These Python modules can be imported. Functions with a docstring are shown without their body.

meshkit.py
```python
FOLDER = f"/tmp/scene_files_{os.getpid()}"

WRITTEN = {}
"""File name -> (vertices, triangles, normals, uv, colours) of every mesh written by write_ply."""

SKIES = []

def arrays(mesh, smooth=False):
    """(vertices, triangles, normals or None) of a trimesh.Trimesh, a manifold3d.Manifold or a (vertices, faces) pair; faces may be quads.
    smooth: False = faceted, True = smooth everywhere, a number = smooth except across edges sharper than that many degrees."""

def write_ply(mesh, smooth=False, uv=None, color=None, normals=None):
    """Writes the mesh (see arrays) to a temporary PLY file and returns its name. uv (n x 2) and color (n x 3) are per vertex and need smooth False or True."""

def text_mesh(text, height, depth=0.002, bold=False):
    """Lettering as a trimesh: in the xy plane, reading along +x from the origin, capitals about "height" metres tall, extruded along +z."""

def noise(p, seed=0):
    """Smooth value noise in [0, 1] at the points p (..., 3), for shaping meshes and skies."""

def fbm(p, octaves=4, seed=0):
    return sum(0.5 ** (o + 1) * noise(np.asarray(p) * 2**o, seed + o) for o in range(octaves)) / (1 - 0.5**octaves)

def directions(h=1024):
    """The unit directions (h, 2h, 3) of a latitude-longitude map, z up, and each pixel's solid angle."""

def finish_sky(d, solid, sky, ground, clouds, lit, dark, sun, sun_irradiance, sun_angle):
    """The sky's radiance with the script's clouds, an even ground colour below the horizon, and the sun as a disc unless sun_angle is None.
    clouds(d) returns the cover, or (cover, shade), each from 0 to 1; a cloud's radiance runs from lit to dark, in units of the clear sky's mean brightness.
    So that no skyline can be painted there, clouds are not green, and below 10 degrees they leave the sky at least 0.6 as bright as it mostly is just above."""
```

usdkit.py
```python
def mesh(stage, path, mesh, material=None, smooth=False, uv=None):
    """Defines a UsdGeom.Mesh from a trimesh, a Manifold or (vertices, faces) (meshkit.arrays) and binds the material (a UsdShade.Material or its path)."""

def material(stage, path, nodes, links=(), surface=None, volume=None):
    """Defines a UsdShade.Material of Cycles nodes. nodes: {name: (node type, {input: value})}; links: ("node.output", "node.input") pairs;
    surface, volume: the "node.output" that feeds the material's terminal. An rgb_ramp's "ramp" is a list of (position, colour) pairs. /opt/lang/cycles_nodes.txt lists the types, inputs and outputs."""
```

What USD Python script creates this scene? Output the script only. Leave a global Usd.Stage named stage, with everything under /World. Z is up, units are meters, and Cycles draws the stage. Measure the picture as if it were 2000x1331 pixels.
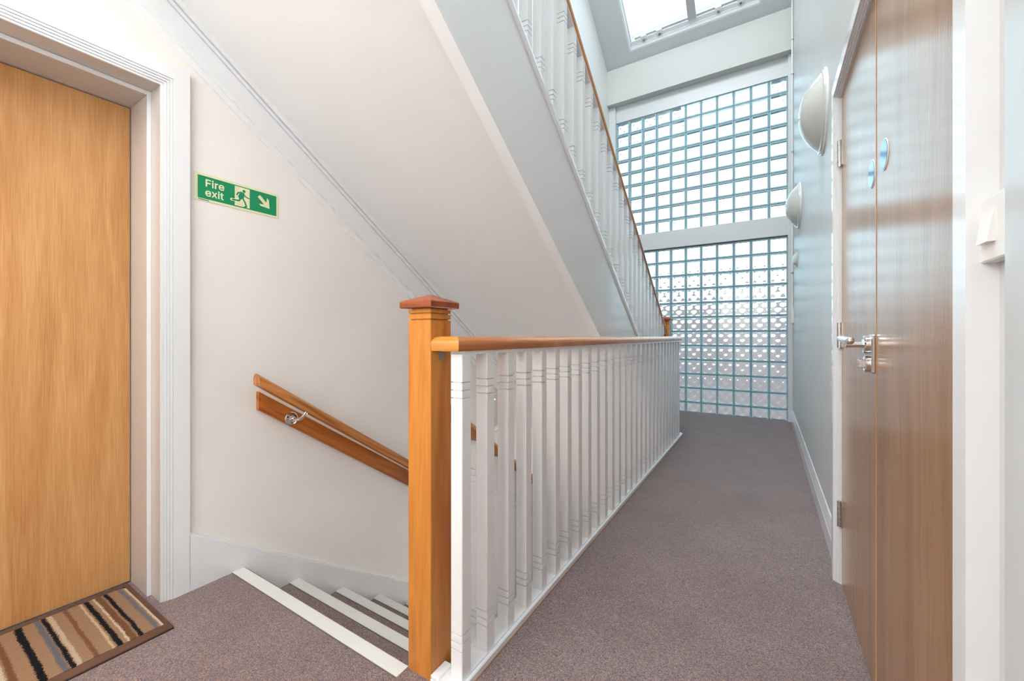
import math
import numpy as np
import trimesh
import manifold3d
import shapely.geometry as sg
from shapely.ops import unary_union
import meshkit
import usdkit
from pxr import Gf, Sdf, Usd, UsdGeom, UsdLux, UsdShade

stage = Usd.Stage.CreateInMemory()
UsdGeom.SetStageUpAxis(stage, UsdGeom.Tokens.z)
UsdGeom.SetStageMetersPerUnit(stage, 1.0)
UsdGeom.Xform.Define(stage, "/World")
UsdGeom.Scope.Define(stage, "/World/Looks")

# ------------------------------------------------------------------ camera, sky, lights, exposure
EXPOSURE = 0.0
SKY = 1.2
F_PX, TH, HOR, EYE = 793.98, 0.5588, 657.37, 1.0169
cam = UsdGeom.Camera.Define(stage, "/World/camera")
cam.CreateHorizontalApertureAttr(36.0)
cam.CreateVerticalApertureAttr(36.0 * 1331 / 2000)
cam.CreateFocalLengthAttr(F_PX * 36.0 / 2000)
cam.CreateVerticalApertureOffsetAttr((HOR - 665.5) * 36.0 / 2000)
cam.CreateClippingRangeAttr(Gf.Vec2f(0.02, 500))
cam.CreateExposureAttr(EXPOSURE)
_c, _s = math.cos(TH), math.sin(TH)
cam.AddTransformOp().Set(Gf.Matrix4d(_c, _s, 0, 0, 0, 0, 1, 0, _s, -_c, 0, 0, 0, 0, EYE, 1))

dome = UsdLux.DomeLight.Define(stage, "/World/sky")          # even white overcast sky
dome.CreateColorAttr(Gf.Vec3f(0.66, 0.84, 1.0))
dome.CreateIntensityAttr(SKY)


def area_light(name, loc, size, power, color, rot=(0, 0, 0)):
    l = UsdLux.RectLight.Define(stage, "/World/" + name)
    l.CreateWidthAttr(size[0])
    l.CreateHeightAttr(size[1])
    l.CreateIntensityAttr(power)
    l.CreateColorAttr(Gf.Vec3f(*color))
    l.AddTranslateOp().Set(Gf.Vec3d(*loc))
    l.AddRotateXYZOp().Set(Gf.Vec3f(*rot))


area_light("landing_fill", (-1.2, -0.30, 2.44), (1.3, 0.9), 5.0, (1.0, 0.98, 0.955))  # unseen fill added over the near landing to brighten it, no fixture
area_light("near_wall_bounce_fill", (-0.9, -0.15, 2.38), (1.7, 0.4), 36.0, (0.99, 0.99, 1.0), (-62, 0, 0))  # added fill turned on the near wall, its bounce lifts the camera-facing sides
area_light("upper_fill", (-0.85, 1.3, 6.70), (1.9, 2.4), 14.0, (0.86, 0.945, 1.0))  # added overhead fill for the upper void and corridor, no lamp there
area_light("lower_fill", (-1.25, 4.38, -1.90), (0.6, 1.0), 25.0, (1.0, 0.965, 0.935), (-90, 0, 0))  # added fill, hidden low in the stairwell, lifts the lower wall

# ------------------------------------------------------------------ materials
MATS = {}


def mat(name, nodes, links, surface="p.BSDF", **k):
    MATS[name] = usdkit.material(stage, "/World/Looks/" + name, nodes, links, surface=surface, **k)


def srgb(r, g, b):
    return tuple((x / 255 / 12.92) if x < 10.3 else ((x / 255 + 0.055) / 1.055) ** 2.4 for x in (r, g, b))


def paint(name, col, rough=0.5, bump=0.15, bscale=90.0, stretch=(1, 1, 1), spec=0.5, tone=0.04):
    c2 = tuple(x * (1 - tone) for x in col)
    mat(name, {
        "g": ("geometry", {}),
        "m": ("mapping", {"scale": stretch}),
        "n": ("noise_texture", {"scale": bscale, "detail": 3.0}),
        "n2": ("noise_texture", {"scale": 2.3, "detail": 4.0}),
        "r": ("rgb_ramp", {"ramp": [(0.35, c2), (0.65, col)]}),
        "b": ("bump", {"strength": bump, "distance": 0.004}),
        "p": ("principled_bsdf", {"roughness": rough, "specular_ior_level": spec}),
    }, [("g.position", "m.vector"), ("m.vector", "n.vector"), ("g.position", "n2.vector"), ("n2.fac", "r.fac"),
        ("r.color", "p.base_color"), ("n.fac", "b.height"), ("b.normal", "p.normal")])


def plain(name, col, rough=0.5, metallic=0.0, spec=0.5, emit=0.0, ecol=(1, 1, 1)):
    mat(name, {"p": ("principled_bsdf", {"base_color": col, "roughness": rough, "metallic": metallic, "specular_ior_level": spec,
                                         "emission_strength": emit, "emission_color": ecol})}, [])


def wood(name, dark, light, axis="z", fine=260.0, rough=0.35, spec=0.5, bump=0.08, angle=0.0, cath=0.5, coarse=14.0):
    """Veneer or solid wood: fine pores and broad bands drawn out along one axis."""
    long_ = {"x": 0, "y": 1, "z": 2}[axis]
    sc = [1.0, 1.0, 1.0]
    sc[long_] = 0.03
    sc2 = [1.0, 1.0, 1.0]
    sc2[long_] = 0.09
    mid = tuple((a + b) / 2 for a, b in zip(dark, light))
    mat(name, {
        "g": ("geometry", {}),
        "rot": ("mapping", {"rotation": (angle, 0, 0)}),
        "m": ("mapping", {"scale": tuple(sc)}),
        "m2": ("mapping", {"scale": tuple(sc2)}),
        "n": ("noise_texture", {"scale": fine, "detail": 4.0, "roughness": 0.6}),
        "n2": ("noise_texture", {"scale": coarse, "detail": 3.0, "distortion": 0.6}),
        "w": ("math", {"math_type": "multiply", "value2": 5.5}),
        "fr": ("math", {"math_type": "pingpong", "value2": 1.0}),
        "mx": ("mix_float", {"fac": cath}),
        "r": ("rgb_ramp", {"ramp": [(0.2, dark), (0.5, mid), (0.8, light)]}),
        "b": ("bump", {"strength": bump, "distance": 0.003}),
        "p": ("principled_bsdf", {"roughness": rough, "specular_ior_level": spec}),
    }, [("g.position", "rot.vector"), ("rot.vector", "m.vector"), ("rot.vector", "m2.vector"), ("m.vector", "n.vector"), ("m2.vector", "n2.vector"),
        ("n2.fac", "w.value1"), ("w.value", "fr.value1"), ("n.fac", "mx.a"), ("fr.value", "mx.b"), ("mx.result", "r.fac"),
        ("r.color", "p.base_color"), ("n.fac", "b.height"), ("b.normal", "p.normal")])


CREAM = (0.86, 0.83, 0.79)
WHITE = (0.81, 0.825, 0.84)
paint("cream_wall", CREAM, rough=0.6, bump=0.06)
paint("cream_satin_window_tint", (0.66, 0.665, 0.655), rough=0.38, bump=0.05, bscale=60, stretch=(1, 1, 0.12), spec=0.16)  # right wall cream made cooler: blue window light put into the colour
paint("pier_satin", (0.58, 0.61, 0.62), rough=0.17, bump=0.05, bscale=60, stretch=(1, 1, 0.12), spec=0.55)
paint("baluster_white", (0.87, 0.875, 0.88), rough=0.22, bump=0.0, tone=0.01)
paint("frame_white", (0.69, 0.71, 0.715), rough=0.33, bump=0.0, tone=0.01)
paint("cream_lintel_dimmed", (0.62, 0.62, 0.585), rough=0.6, bump=0.05)  # wall cream darkened for the lintel: dimmer light put into the colour
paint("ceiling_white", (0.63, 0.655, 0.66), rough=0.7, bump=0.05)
paint("soffit_white", (0.76, 0.765, 0.77), rough=0.65, bump=0.05, tone=0.03)
paint("gloss_white", WHITE, rough=0.14, bump=0.015, bscale=160, tone=0.01)
paint("eggshell_white", (0.79, 0.81, 0.83), rough=0.33, bump=0.01, bscale=160, tone=0.01)
paint("lining_paint", (0.56, 0.52, 0.485), rough=0.25, bump=0.03, bscale=120, tone=0.02)
paint("nosing_white", (0.70, 0.71, 0.68), rough=0.4, bump=0.05, bscale=220, tone=0.05)
plain("plastic_white", (0.82, 0.82, 0.80), 0.25)
plain("lamp_opal", (0.62, 0.62, 0.58), 0.10)
plain("steel", (0.62, 0.60, 0.57), 0.28, 1.0)
plain("chrome", (0.75, 0.75, 0.76), 0.08, 1.0)
plain("dull_metal", (0.42, 0.42, 0.42), 0.45, 1.0)
plain("screw_dark", (0.12, 0.12, 0.12), 0.4, 1.0)
plain("black_edge", (0.012, 0.012, 0.014), 0.8)
plain("sign_green", srgb(0, 140, 92), 0.45)
plain("sign_lume", srgb(224, 226, 184), 0.5)
plain("sign_print", srgb(70, 90, 70), 0.5)
plain("blue_disc", srgb(0, 92, 160), 0.12)
plain("disc_white", (0.8, 0.8, 0.8), 0.2)
plain("gripper_tan", srgb(158, 122, 92), 0.7)
plain("joint_dark", srgb(112, 104, 96), 0.8)
plain("alu", (0.72, 0.73, 0.74), 0.35, 0.6)
plain("led_green", (0.05, 0.6, 0.2), 0.3, emit=6.0, ecol=(0.15, 1.0, 0.4))
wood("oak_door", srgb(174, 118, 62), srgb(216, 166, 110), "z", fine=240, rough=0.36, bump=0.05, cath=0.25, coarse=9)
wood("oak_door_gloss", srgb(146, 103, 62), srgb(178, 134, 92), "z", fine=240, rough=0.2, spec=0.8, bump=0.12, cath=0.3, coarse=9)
wood("oak_lipping", srgb(182, 138, 96), srgb(206, 162, 116), "z", fine=200, rough=0.3)
wood("pine_post", srgb(178, 100, 32), srgb(216, 144, 62), "z", fine=170, rough=0.33, bump=0.05, cath=0.42, coarse=13)
wood("pine_cap", srgb(112, 52, 22), srgb(166, 84, 44), "x", fine=150, rough=0.4, cath=0.4)
wood("pine_rail", srgb(168, 94, 36), srgb(216, 148, 84), "y", fine=150, rough=0.22, bump=0.04, cath=0.45, coarse=16)
wood("pine_return", srgb(186, 112, 40), srgb(224, 156, 80), "x", fine=150, rough=0.3, cath=0.4)
SL = math.atan(0.697)
wood("pine_slope", srgb(150, 84, 30), srgb(206, 136, 72), "y", fine=150, rough=0.3, angle=SL, cath=0.5, coarse=14)
wood("pine_board", srgb(138, 70, 18), srgb(190, 110, 40), "y", fine=150, rough=0.3, angle=SL, cath=0.6, coarse=12)

# carpet: flecks of brown, tan and slate blue
mat("carpet", {
    "g": ("geometry", {}),
    "v": ("voronoi_texture", {"scale": 390.0, "randomness": 1.0}),
    "sep": ("separate_color", {}),
    "r": ("rgb_ramp", {"ramp": [(0.0, srgb(77, 71, 91)), (0.2, srgb(117, 104, 107)), (0.45, srgb(145, 122, 113)), (0.62, srgb(100, 89, 97)), (0.8, srgb(180, 148, 127)), (1.0, srgb(129, 120, 135))]}),
    "n": ("noise_texture", {"scale": 3.0, "detail": 5.0, "roughness": 0.6}),
    "nr": ("rgb_ramp", {"ramp": [(0.3, (0.84, 0.83, 0.82)), (0.6, (1, 1, 1))]}),
    "mx": ("mix", {"mix_type": "multiply", "fac": 1.0}),
    "n3": ("noise_texture", {"scale": 420.0, "detail": 2.0}),
    "b": ("bump", {"strength": 0.7, "distance": 0.004}),
    "p": ("principled_bsdf", {"roughness": 0.7, "specular_ior_level": 0.35, "sheen_weight": 0.28, "sheen_roughness": 0.35, "sheen_tint": (0.9, 0.95, 1.0)}),
}, [("g.position", "v.vector"), ("v.color", "sep.color"), ("sep.r", "r.fac"), ("g.position", "n.vector"), ("n.fac", "nr.fac"),
    ("r.color", "mx.color1"), ("nr.color", "mx.color2"), ("mx.color", "p.base_color"), ("g.position", "n3.vector"), ("n3.fac", "b.height"), ("b.normal", "p.normal")])

# door mat pile: stripes across the mat, their edges ragged
STRIPES = [  # (centre y, width, colour) from the near edge of the photo leftwards
    (0.556, 0.008, srgb(222, 205, 182)), (0.540, 0.011, srgb(112, 112, 122)), (0.501, 0.013, srgb(30, 29, 34)), (0.482, 0.018, srgb(120, 84, 60)),
    (0.470, 0.008, srgb(214, 194, 166)), (0.448, 0.015, srgb(30, 29, 34)), (0.434, 0.006, srgb(206, 182, 150)), (0.393, 0.012, srgb(128, 88, 64)),
    (0.356, 0.012, srgb(196, 176, 152)), (0.342, 0.0115, srgb(30, 29, 34)), (0.326, 0.014, srgb(108, 108, 114)), (0.283, 0.018, srgb(28, 27, 32)),
    (0.236, 0.014, srgb(120, 82, 58)), (0.216, 0.012, srgb(206, 188, 164)), (0.170, 0.018, srgb(30, 29, 34)), (0.130, 0.012, srgb(112, 112, 120)),
    (0.090, 0.016, srgb(122, 84, 60)), (0.040, 0.018, srgb(30, 29, 34)), (0.000, 0.010, srgb(210, 190, 165)), (-0.05, 0.016, srgb(30, 29, 34))]
BASE = srgb(160, 128, 100)
Y0, Y1 = -0.16, 0.565
ramp = []
for i in range(256):
    yy, col = Y0 + (Y1 - Y0) * i / 255, BASE
    for yc, w, cc in STRIPES:
        if abs(yy - yc) <= w / 2:
            col = cc
    ramp.append((i / 255, col))
mat("mat_pile", {
    "g": ("geometry", {}),
    "sep": ("separate_xyz", {}),
    "n": ("noise_texture", {"scale": 260.0, "detail": 3.0}),
    "nb": ("noise_texture", {"scale": 14.0, "detail": 2.0}),
    "k": ("math", {"math_type": "multiply_add", "value2": 0.016, "value3": -0.008}),
    "k2": ("math", {"math_type": "multiply_add", "value2": 0.009, "value3": -0.0045}),
    "a1": ("math", {"math_type": "add"}),
    "a2": ("math", {"math_type": "add"}),
    "mr": ("map_range", {"from_min": Y0, "from_max": Y1, "clamp": True}),
    "r": ("rgb_ramp", {"ramp": ramp}),
    "n4": ("noise_texture", {"scale": 500.0, "detail": 2.0}),
    "nr": ("rgb_ramp", {"ramp": [(0.3, (0.72, 0.72, 0.72)), (0.7, (1.08, 1.05, 1.02))]}),
    "mx": ("mix", {"mix_type": "multiply", "fac": 1.0}),
    "b": ("bump", {"strength": 0.8, "distance": 0.004}),
    "p": ("principled_bsdf", {"roughness": 0.95, "specular_ior_level": 0.1}),
}, [("g.position", "sep.vector"), ("g.position", "n.vector"), ("n.fac", "k.value1"), ("g.position", "nb.vector"), ("nb.fac", "k2.value1"),
    ("sep.y", "a1.value1"), ("k.value", "a1.value2"), ("a1.value", "a2.value1"), ("k2.value", "a2.value2"), ("a2.value", "mr.value"), ("mr.result", "r.fac"),
    ("g.position", "n4.vector"), ("n4.fac", "nr.fac"), ("r.color", "mx.color1"), ("nr.color", "mx.color2"), ("mx.color", "p.base_color"),
    ("n4.fac", "b.height"), ("b.normal", "p.normal")])
paint("mat_border", srgb(112, 82, 66), rough=0.9, bump=0.5, bscale=400, tone=0.3, spec=0.1)

# glass block: clear wavy glass through the faces, teal translucent side walls (told apart by the way the face points)
mat("block_glass", {
    "g": ("geometry", {}),
    "sep": ("separate_xyz", {}),
    "ab": ("math", {"math_type": "absolute"}),
    "lt": ("math", {"math_type": "less_than", "value2": 0.86}),
    "gl": ("glass_bsdf", {"color": (0.96, 1.0, 0.995), "roughness": 0.0, "IOR": 1.45}),
    "d": ("diffuse_bsdf", {"color": (0.66, 0.86, 0.93)}),
    "t": ("translucent_bsdf", {"color": (0.74, 0.92, 0.98)}),
    "side": ("mix_closure", {"fac": 0.35}),
    "all": ("mix_closure", {}),
}, [("g.true_normal", "sep.vector"), ("sep.y", "ab.value1"), ("ab.value", "lt.value1"), ("lt.value", "all.fac"),
    ("d.BSDF", "side.closure1"), ("t.BSDF", "side.closure2"), ("gl.BSDF", "all.closure1"), ("side.closure", "all.closure2")], surface="all.closure")
plain("block_mortar", (0.16, 0.27, 0.30), 0.6)
mat("pane_glass", {
    "t": ("transparent_bsdf", {"color": (0.97, 0.99, 0.99)}),
    "g": ("glossy_bsdf", {"roughness": 0.0, "color": (1, 1, 1)}),
    "m": ("mix_closure", {"fac": 0.05}),
}, [("t.BSDF", "m.closure1"), ("g.BSDF", "m.closure2")], surface="m.closure")
mat("outdoor_brick", {
    "g": ("geometry", {}),
    "sp": ("separate_xyz", {}),
    "cb": ("combine_xyz", {}),
    "br": ("brick_texture", {"scale": 1.0, "brick_width": 0.225, "row_height": 0.075, "mortar_size": 0.006, "color1": srgb(146, 108, 102), "color2": srgb(122, 96, 94), "mortar": srgb(168, 158, 152)}),
    "p": ("principled_bsdf", {"roughness": 0.9}),
}, [("g.position", "sp.vector"), ("sp.x", "cb.x"), ("sp.z", "cb.y"), ("cb.vector", "br.vector"), ("br.color", "p.base_color")])
paint("outdoor_paving", srgb(140, 130, 130), rough=0.9, tone=0.2)

# ------------------------------------------------------------------ scene helpers
used = {}


def path_for(name, parent):
    base = (parent.GetPath().pathString if parent is not None else "/World") + "/" + name
    n = used.get(base, 0)
    used[base] = n + 1
    return base if n == 0 else f"{base}_{n:03d}"


def tag(p, label=None, cat=None, group=None, kind=None):
    for k, v in (("label", label), ("category", cat), ("group", group), ("kind", kind)):
        if v:
            p.SetCustomDataByKey(k, v)
    return p


def obj(name, m, material, parent=None, label=None, cat=None, smooth=False, **k):
    if isinstance(m, list):
        m = trimesh.util.concatenate([to_tm(x) for x in m])
    p = usdkit.mesh(stage, path_for(name, parent), m, MATS[material], smooth=smooth).GetPrim()
    return tag(p, label, cat, **k)


def thing(name, label=None, cat=None, **k):
    p = UsdGeom.Xform.Define(stage, path_for(name, None)).GetPrim()
    return tag(p, label, cat, **k)


def to_tm(m):
    if hasattr(m, "to_mesh"):
        q = m.to_mesh()
        return trimesh.Trimesh(q.vert_properties[:, :3], q.tri_verts, process=False)
    return m


def box(x0, x1, y0, y1, z0, z1, b=0.0):
    x0, x1, y0, y1, z0, z1 = min(x0, x1), max(x0, x1), min(y0, y1), max(y0, y1), min(z0, z1), max(z0, z1)
    if b <= 0:
        m = trimesh.creation.box([x1 - x0, y1 - y0, z1 - z0])
        m.apply_translation([(x0 + x1) / 2, (y0 + y1) / 2, (z0 + z1) / 2])
        return m
    pts = []
    for x, dx in ((x0, b), (x1, -b)):
        for y, dy in ((y0, b), (y1, -b)):
            for z, dz in ((z0, b), (z1, -b)):
                pts += [(x, y + dy, z + dz), (x + dx, y, z + dz), (x + dx, y + dy, z)]
    return to_tm(manifold3d.Manifold.hull_points(np.array(pts, float)))


def prism(poly, axis, a, b):
    """Polygon (list of points or shapely) pushed from a to b along an axis. 'x': (y,z); 'y': (x,z); 'z': (x,y)."""
    poly = sg.Polygon(poly) if not hasattr(poly, "geom_type") else poly
    out = []
    for g in getattr(poly, "geoms", [poly]):
        m = trimesh.creation.extrude_polygon(g, b - a, engine="earcut")
        v = np.array(m.vertices)
        p, q, r = v[:, 0], v[:, 1], v[:, 2] + a
        v = {"x": np.stack([r, p, q], 1), "y": np.stack([p, r, q], 1), "z": np.stack([p, q, r], 1)}[axis]
        f = np.array(m.faces)
        m = trimesh.Trimesh(v, f[:, ::-1] if axis == "y" else f, process=False)
        out.append(m)
    return trimesh.util.concatenate(out)


def loft(rings, closed_ends=True):
    """Rings (k, n, 3) joined by quads; the ends are capped with fans. Oriented outwards."""
    R = np.array(rings, float)
    k, n = R.shape[:2]
    v = R.reshape(-1, 3)
    f = []
    for i in range(k - 1):
        for j in range(n):
            a, b = i * n + j, i * n + (j + 1) % n
            f += [(a, b, b + n), (a, b + n, a + n)]
    if closed_ends:
        for i, flip in ((0, True), (k - 1, False)):
            c = len(v)
            v = np.vstack([v, R[i].mean(0)])
            for j in range(n):
                a, b = i * n + j, i * n + (j + 1) % n
                f.append((b, a, c) if flip else (a, b, c))
    m = trimesh.Trimesh(v, np.array(f), process=False)
    if m.volume < 0:
        m.invert()
    return m


def tube(pts, r, n=14, cap=True):
    P = np.array(pts, float)
    rr = np.broadcast_to(r, len(P))
    T = np.gradient(P, axis=0)
    T /= np.linalg.norm(T, axis=1, keepdims=True)
    up = np.array([0, 0, 1.0]) if abs(T[0][2]) < 0.9 else np.array([1.0, 0, 0])
    rings = []
    for p, t, q in zip(P, T, rr):
        a = np.cross(t, up); a /= np.linalg.norm(a)
        b = np.cross(a, t)
        ang = np.linspace(0, 2 * np.pi, n, endpoint=False)
        rings.append([p + q * (math.cos(x) * a + math.sin(x) * b) for x in ang])
    return loft(rings, cap)


def lathe_x(profile, cx, cy, cz, n=48, sign=-1):
    """(depth, radius) profile turned about the x axis through (cy, cz); depth grows towards sign*x."""
    rings = []
    for d, r in profile:
        rings.append([(cx + sign * d, cy + r * math.cos(t), cz + r * math.sin(t)) for t in np.linspace(0, 2 * np.pi, n, endpoint=False)])
    return loft(rings)


def frame_band(y0, y1, ztop, a, b, x_wall, t, sx):
    """A door-surround band, a..b from the edge of the opening (y0..y1, floor..ztop), t proud of the wall towards sx."""
    outer = sg.Polygon([(y0 - b, 0), (y0 - b, ztop + b), (y1 + b, ztop + b), (y1 + b, 0)])
    inner = sg.Polygon([(y0 - a, -1), (y0 - a, ztop + a), (y1 + a, ztop + a), (y1 + a, -1)])
    lo, hi = (x_wall, x_wall + sx * t) if sx > 0 else (x_wall + sx * t, x_wall)
    return prism(outer.difference(inner), "x", lo, hi)


def d_profile(w, h, n=12):
    """Mopstick handrail section: flat underside, rounded shoulders. (lateral, vertical) with the flat at 0."""
    pts = [(w / 2 * 0.86, 0.0)]
    for i in range(n + 1):
        t = -0.32 + (math.pi + 0.64) * i / n
        pts.append((w / 2 * math.cos(t) * 1.0, h * 0.42 + h * 0.58 * math.sin(t) if math.sin(t) > 0 else h * 0.42 + h * 0.9 * math.sin(t)))
    pts.append((-w / 2 * 0.86, 0.0))
    return pts


def sweep_plan(profile, path, z):
    """Profile (lateral to the right of travel, vertical) along a level mitred plan path."""
    P = np.array(path, float)
    rings = []
    for i, p in enumerate(P):
        ds = []
        if i > 0:
            ds.append((p - P[i - 1]) / np.linalg.norm(p - P[i - 1]))
        if i < len(P) - 1:
            ds.append((P[i + 1] - p) / np.linalg.norm(P[i + 1] - p))
        ns = [np.array([d[1], -d[0]]) for d in ds]
        m = ns[0] if len(ns) == 1 else (ns[0] + ns[1]) / (1 + ns[0] @ ns[1])
        rings.append([(p[0] + m[0] * u, p[1] + m[1] * u, z + w) for u, w in profile])
    return loft(rings)


def sweep_slope(profile, x, y0, z0, y1, z1):
    """Profile (lateral x, vertical) from (y0, z0) to (y1, z1) with plumb cut ends."""
    k = math.hypot(y1 - y0, z1 - z0) / abs(y1 - y0)
    return loft([[(x + u, y, z + w * k) for u, w in profile] for y, z in ((y0, z0), (y1, z1))])


# ------------------------------------------------------------------ the setting
WL, WR = -1.965, 0.268            # faces of the left and right walls
YN, YF = -1.2, 5.752              # near wall, far lintel plane
YG = 5.886                        # face of the glass blocks
FLOOR_LOW = -2.58
SLOPE = 0.697
ROOF_Z, ROOF_M, ROOF_TOP = 4.886, 0.69, 3.0


def roof_z(y):
    return ROOF_Z + ROOF_M * (YF - y)


xe = -0.80                        # edge of the corridor floor beside the stairwell
floor_poly = sg.Polygon([(-2.34, YN), (0.52, YN), (0.52, 6.0), (WL - 0.05, 6.0), (WL - 0.05, 4.42), (xe, 4.42), (xe, 0.985), (-0.93, 0.985), (-0.93, 0.895), (WL - 0.05, 0.895), (WL - 0.05, 0.7), (-2.34, 0.7)])
obj("floor", prism(floor_poly, "z", -0.26, 0.0), "carpet", kind="structure")
obj("floor", box(WL - 0.1, xe + 0.1, 3.9, 6.2, FLOOR_LOW - 0.2, FLOOR_LOW), "carpet", kind="structure")

# left wall with the flat's door
DY0, DY1, DZ = -0.42, 0.604, 1.978
wl2 = sg.Polygon([(YN, 0), (DY0 - 0.02, 0), (DY0 - 0.02, DZ + 0.02), (DY1 + 0.02, DZ + 0.02), (DY1 + 0.02, 0), (DY1 + 0.02, FLOOR_LOW - 0.2), (6.2, FLOOR_LOW - 0.2), (6.2, roof_z(6.2) + 0.15), (3.0, roof_z(3.0) + 0.15), (YN, roof_z(3.0) + 0.15)])
obj("wall_left", prism(wl2, "x", -2.34, WL), "cream_wall", kind="structure")
# right wall with the cupboard doors
RY0, RY1, RZ = 0.882, 2.128, 1.995
wr = sg.Polygon([(YN, -0.2), (RY0, -0.2), (RY0, RZ), (RY1, RZ), (RY1, -0.2), (6.2, -0.2), (6.2, roof_z(6.2) + 0.15), (3.0, roof_z(3.0) + 0.15), (YN, roof_z(3.0) + 0.15)])
right_wall = obj("wall_right", prism(wr, "x", WR, 0.52), "cream_satin_window_tint", kind="structure")
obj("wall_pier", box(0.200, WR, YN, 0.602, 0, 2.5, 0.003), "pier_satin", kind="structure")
# wall behind the camera
obj("wall_near", box(-2.34, 0.52, YN - 0.2, YN, -0.2, 7.4), "cream_wall", kind="structure")
# far wall: lintel above the glass, head board, posts, beam between the two glass panels
far = thing("wall_far", kind="structure")
obj("lintel", box(WL, WR, YF, 5.874, 4.372, roof_z(YF) - 0.02), "cream_lintel_dimmed", far)
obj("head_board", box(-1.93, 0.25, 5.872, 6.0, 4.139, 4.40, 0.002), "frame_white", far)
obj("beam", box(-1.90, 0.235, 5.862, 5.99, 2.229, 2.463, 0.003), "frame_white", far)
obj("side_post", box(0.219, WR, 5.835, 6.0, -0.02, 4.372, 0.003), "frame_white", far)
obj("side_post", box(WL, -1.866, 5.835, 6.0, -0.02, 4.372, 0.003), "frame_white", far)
obj("far_stub_wall", box(WL - 0.3, 0.5, 6.0, 6.2, FLOOR_LOW, -0.06), "cream_wall", far)
obj("landing_edge_wall", box(WL, xe, 4.42, 4.5, FLOOR_LOW, -0.26), "cream_wall", far)
# stairwell side below the corridor floor
obj("wall_stairwell", box(xe, xe + 0.1, 0.985, 4.42, FLOOR_LOW, -0.26), "cream_wall", kind="structure")
obj("wall_stairwell", box(WL, -0.80, 0.80, 0.86, FLOOR_LOW, -0.26), "cream_wall", kind="structure")

# sloping ceiling with the roof window's opening
SX0, SX1 = -1.585, -0.066
SYB, SYT = 5.632, 4.30            # lower and upper edge of the opening
RT = 0.20
def roof_slab(x0, x1, ya, yb):
    return prism([(ya, roof_z(ya)), (yb, roof_z(yb)), (yb, roof_z(yb) + RT), (ya, roof_z(ya) + RT)], "x", x0, x1)
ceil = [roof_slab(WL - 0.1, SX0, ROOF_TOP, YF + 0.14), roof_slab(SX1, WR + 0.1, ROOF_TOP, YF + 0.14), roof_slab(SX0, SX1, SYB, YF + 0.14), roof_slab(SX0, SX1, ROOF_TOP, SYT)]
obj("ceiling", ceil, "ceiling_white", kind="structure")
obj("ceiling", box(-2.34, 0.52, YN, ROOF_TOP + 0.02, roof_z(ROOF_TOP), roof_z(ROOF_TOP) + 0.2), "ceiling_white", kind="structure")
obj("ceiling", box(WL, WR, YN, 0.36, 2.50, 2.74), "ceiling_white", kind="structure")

# ------------------------------------------------------------------ glass block panels
BP, BH, BD = 0.19, 0.0915, 0.08   # pitch, half size, depth
NB = 21


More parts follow.
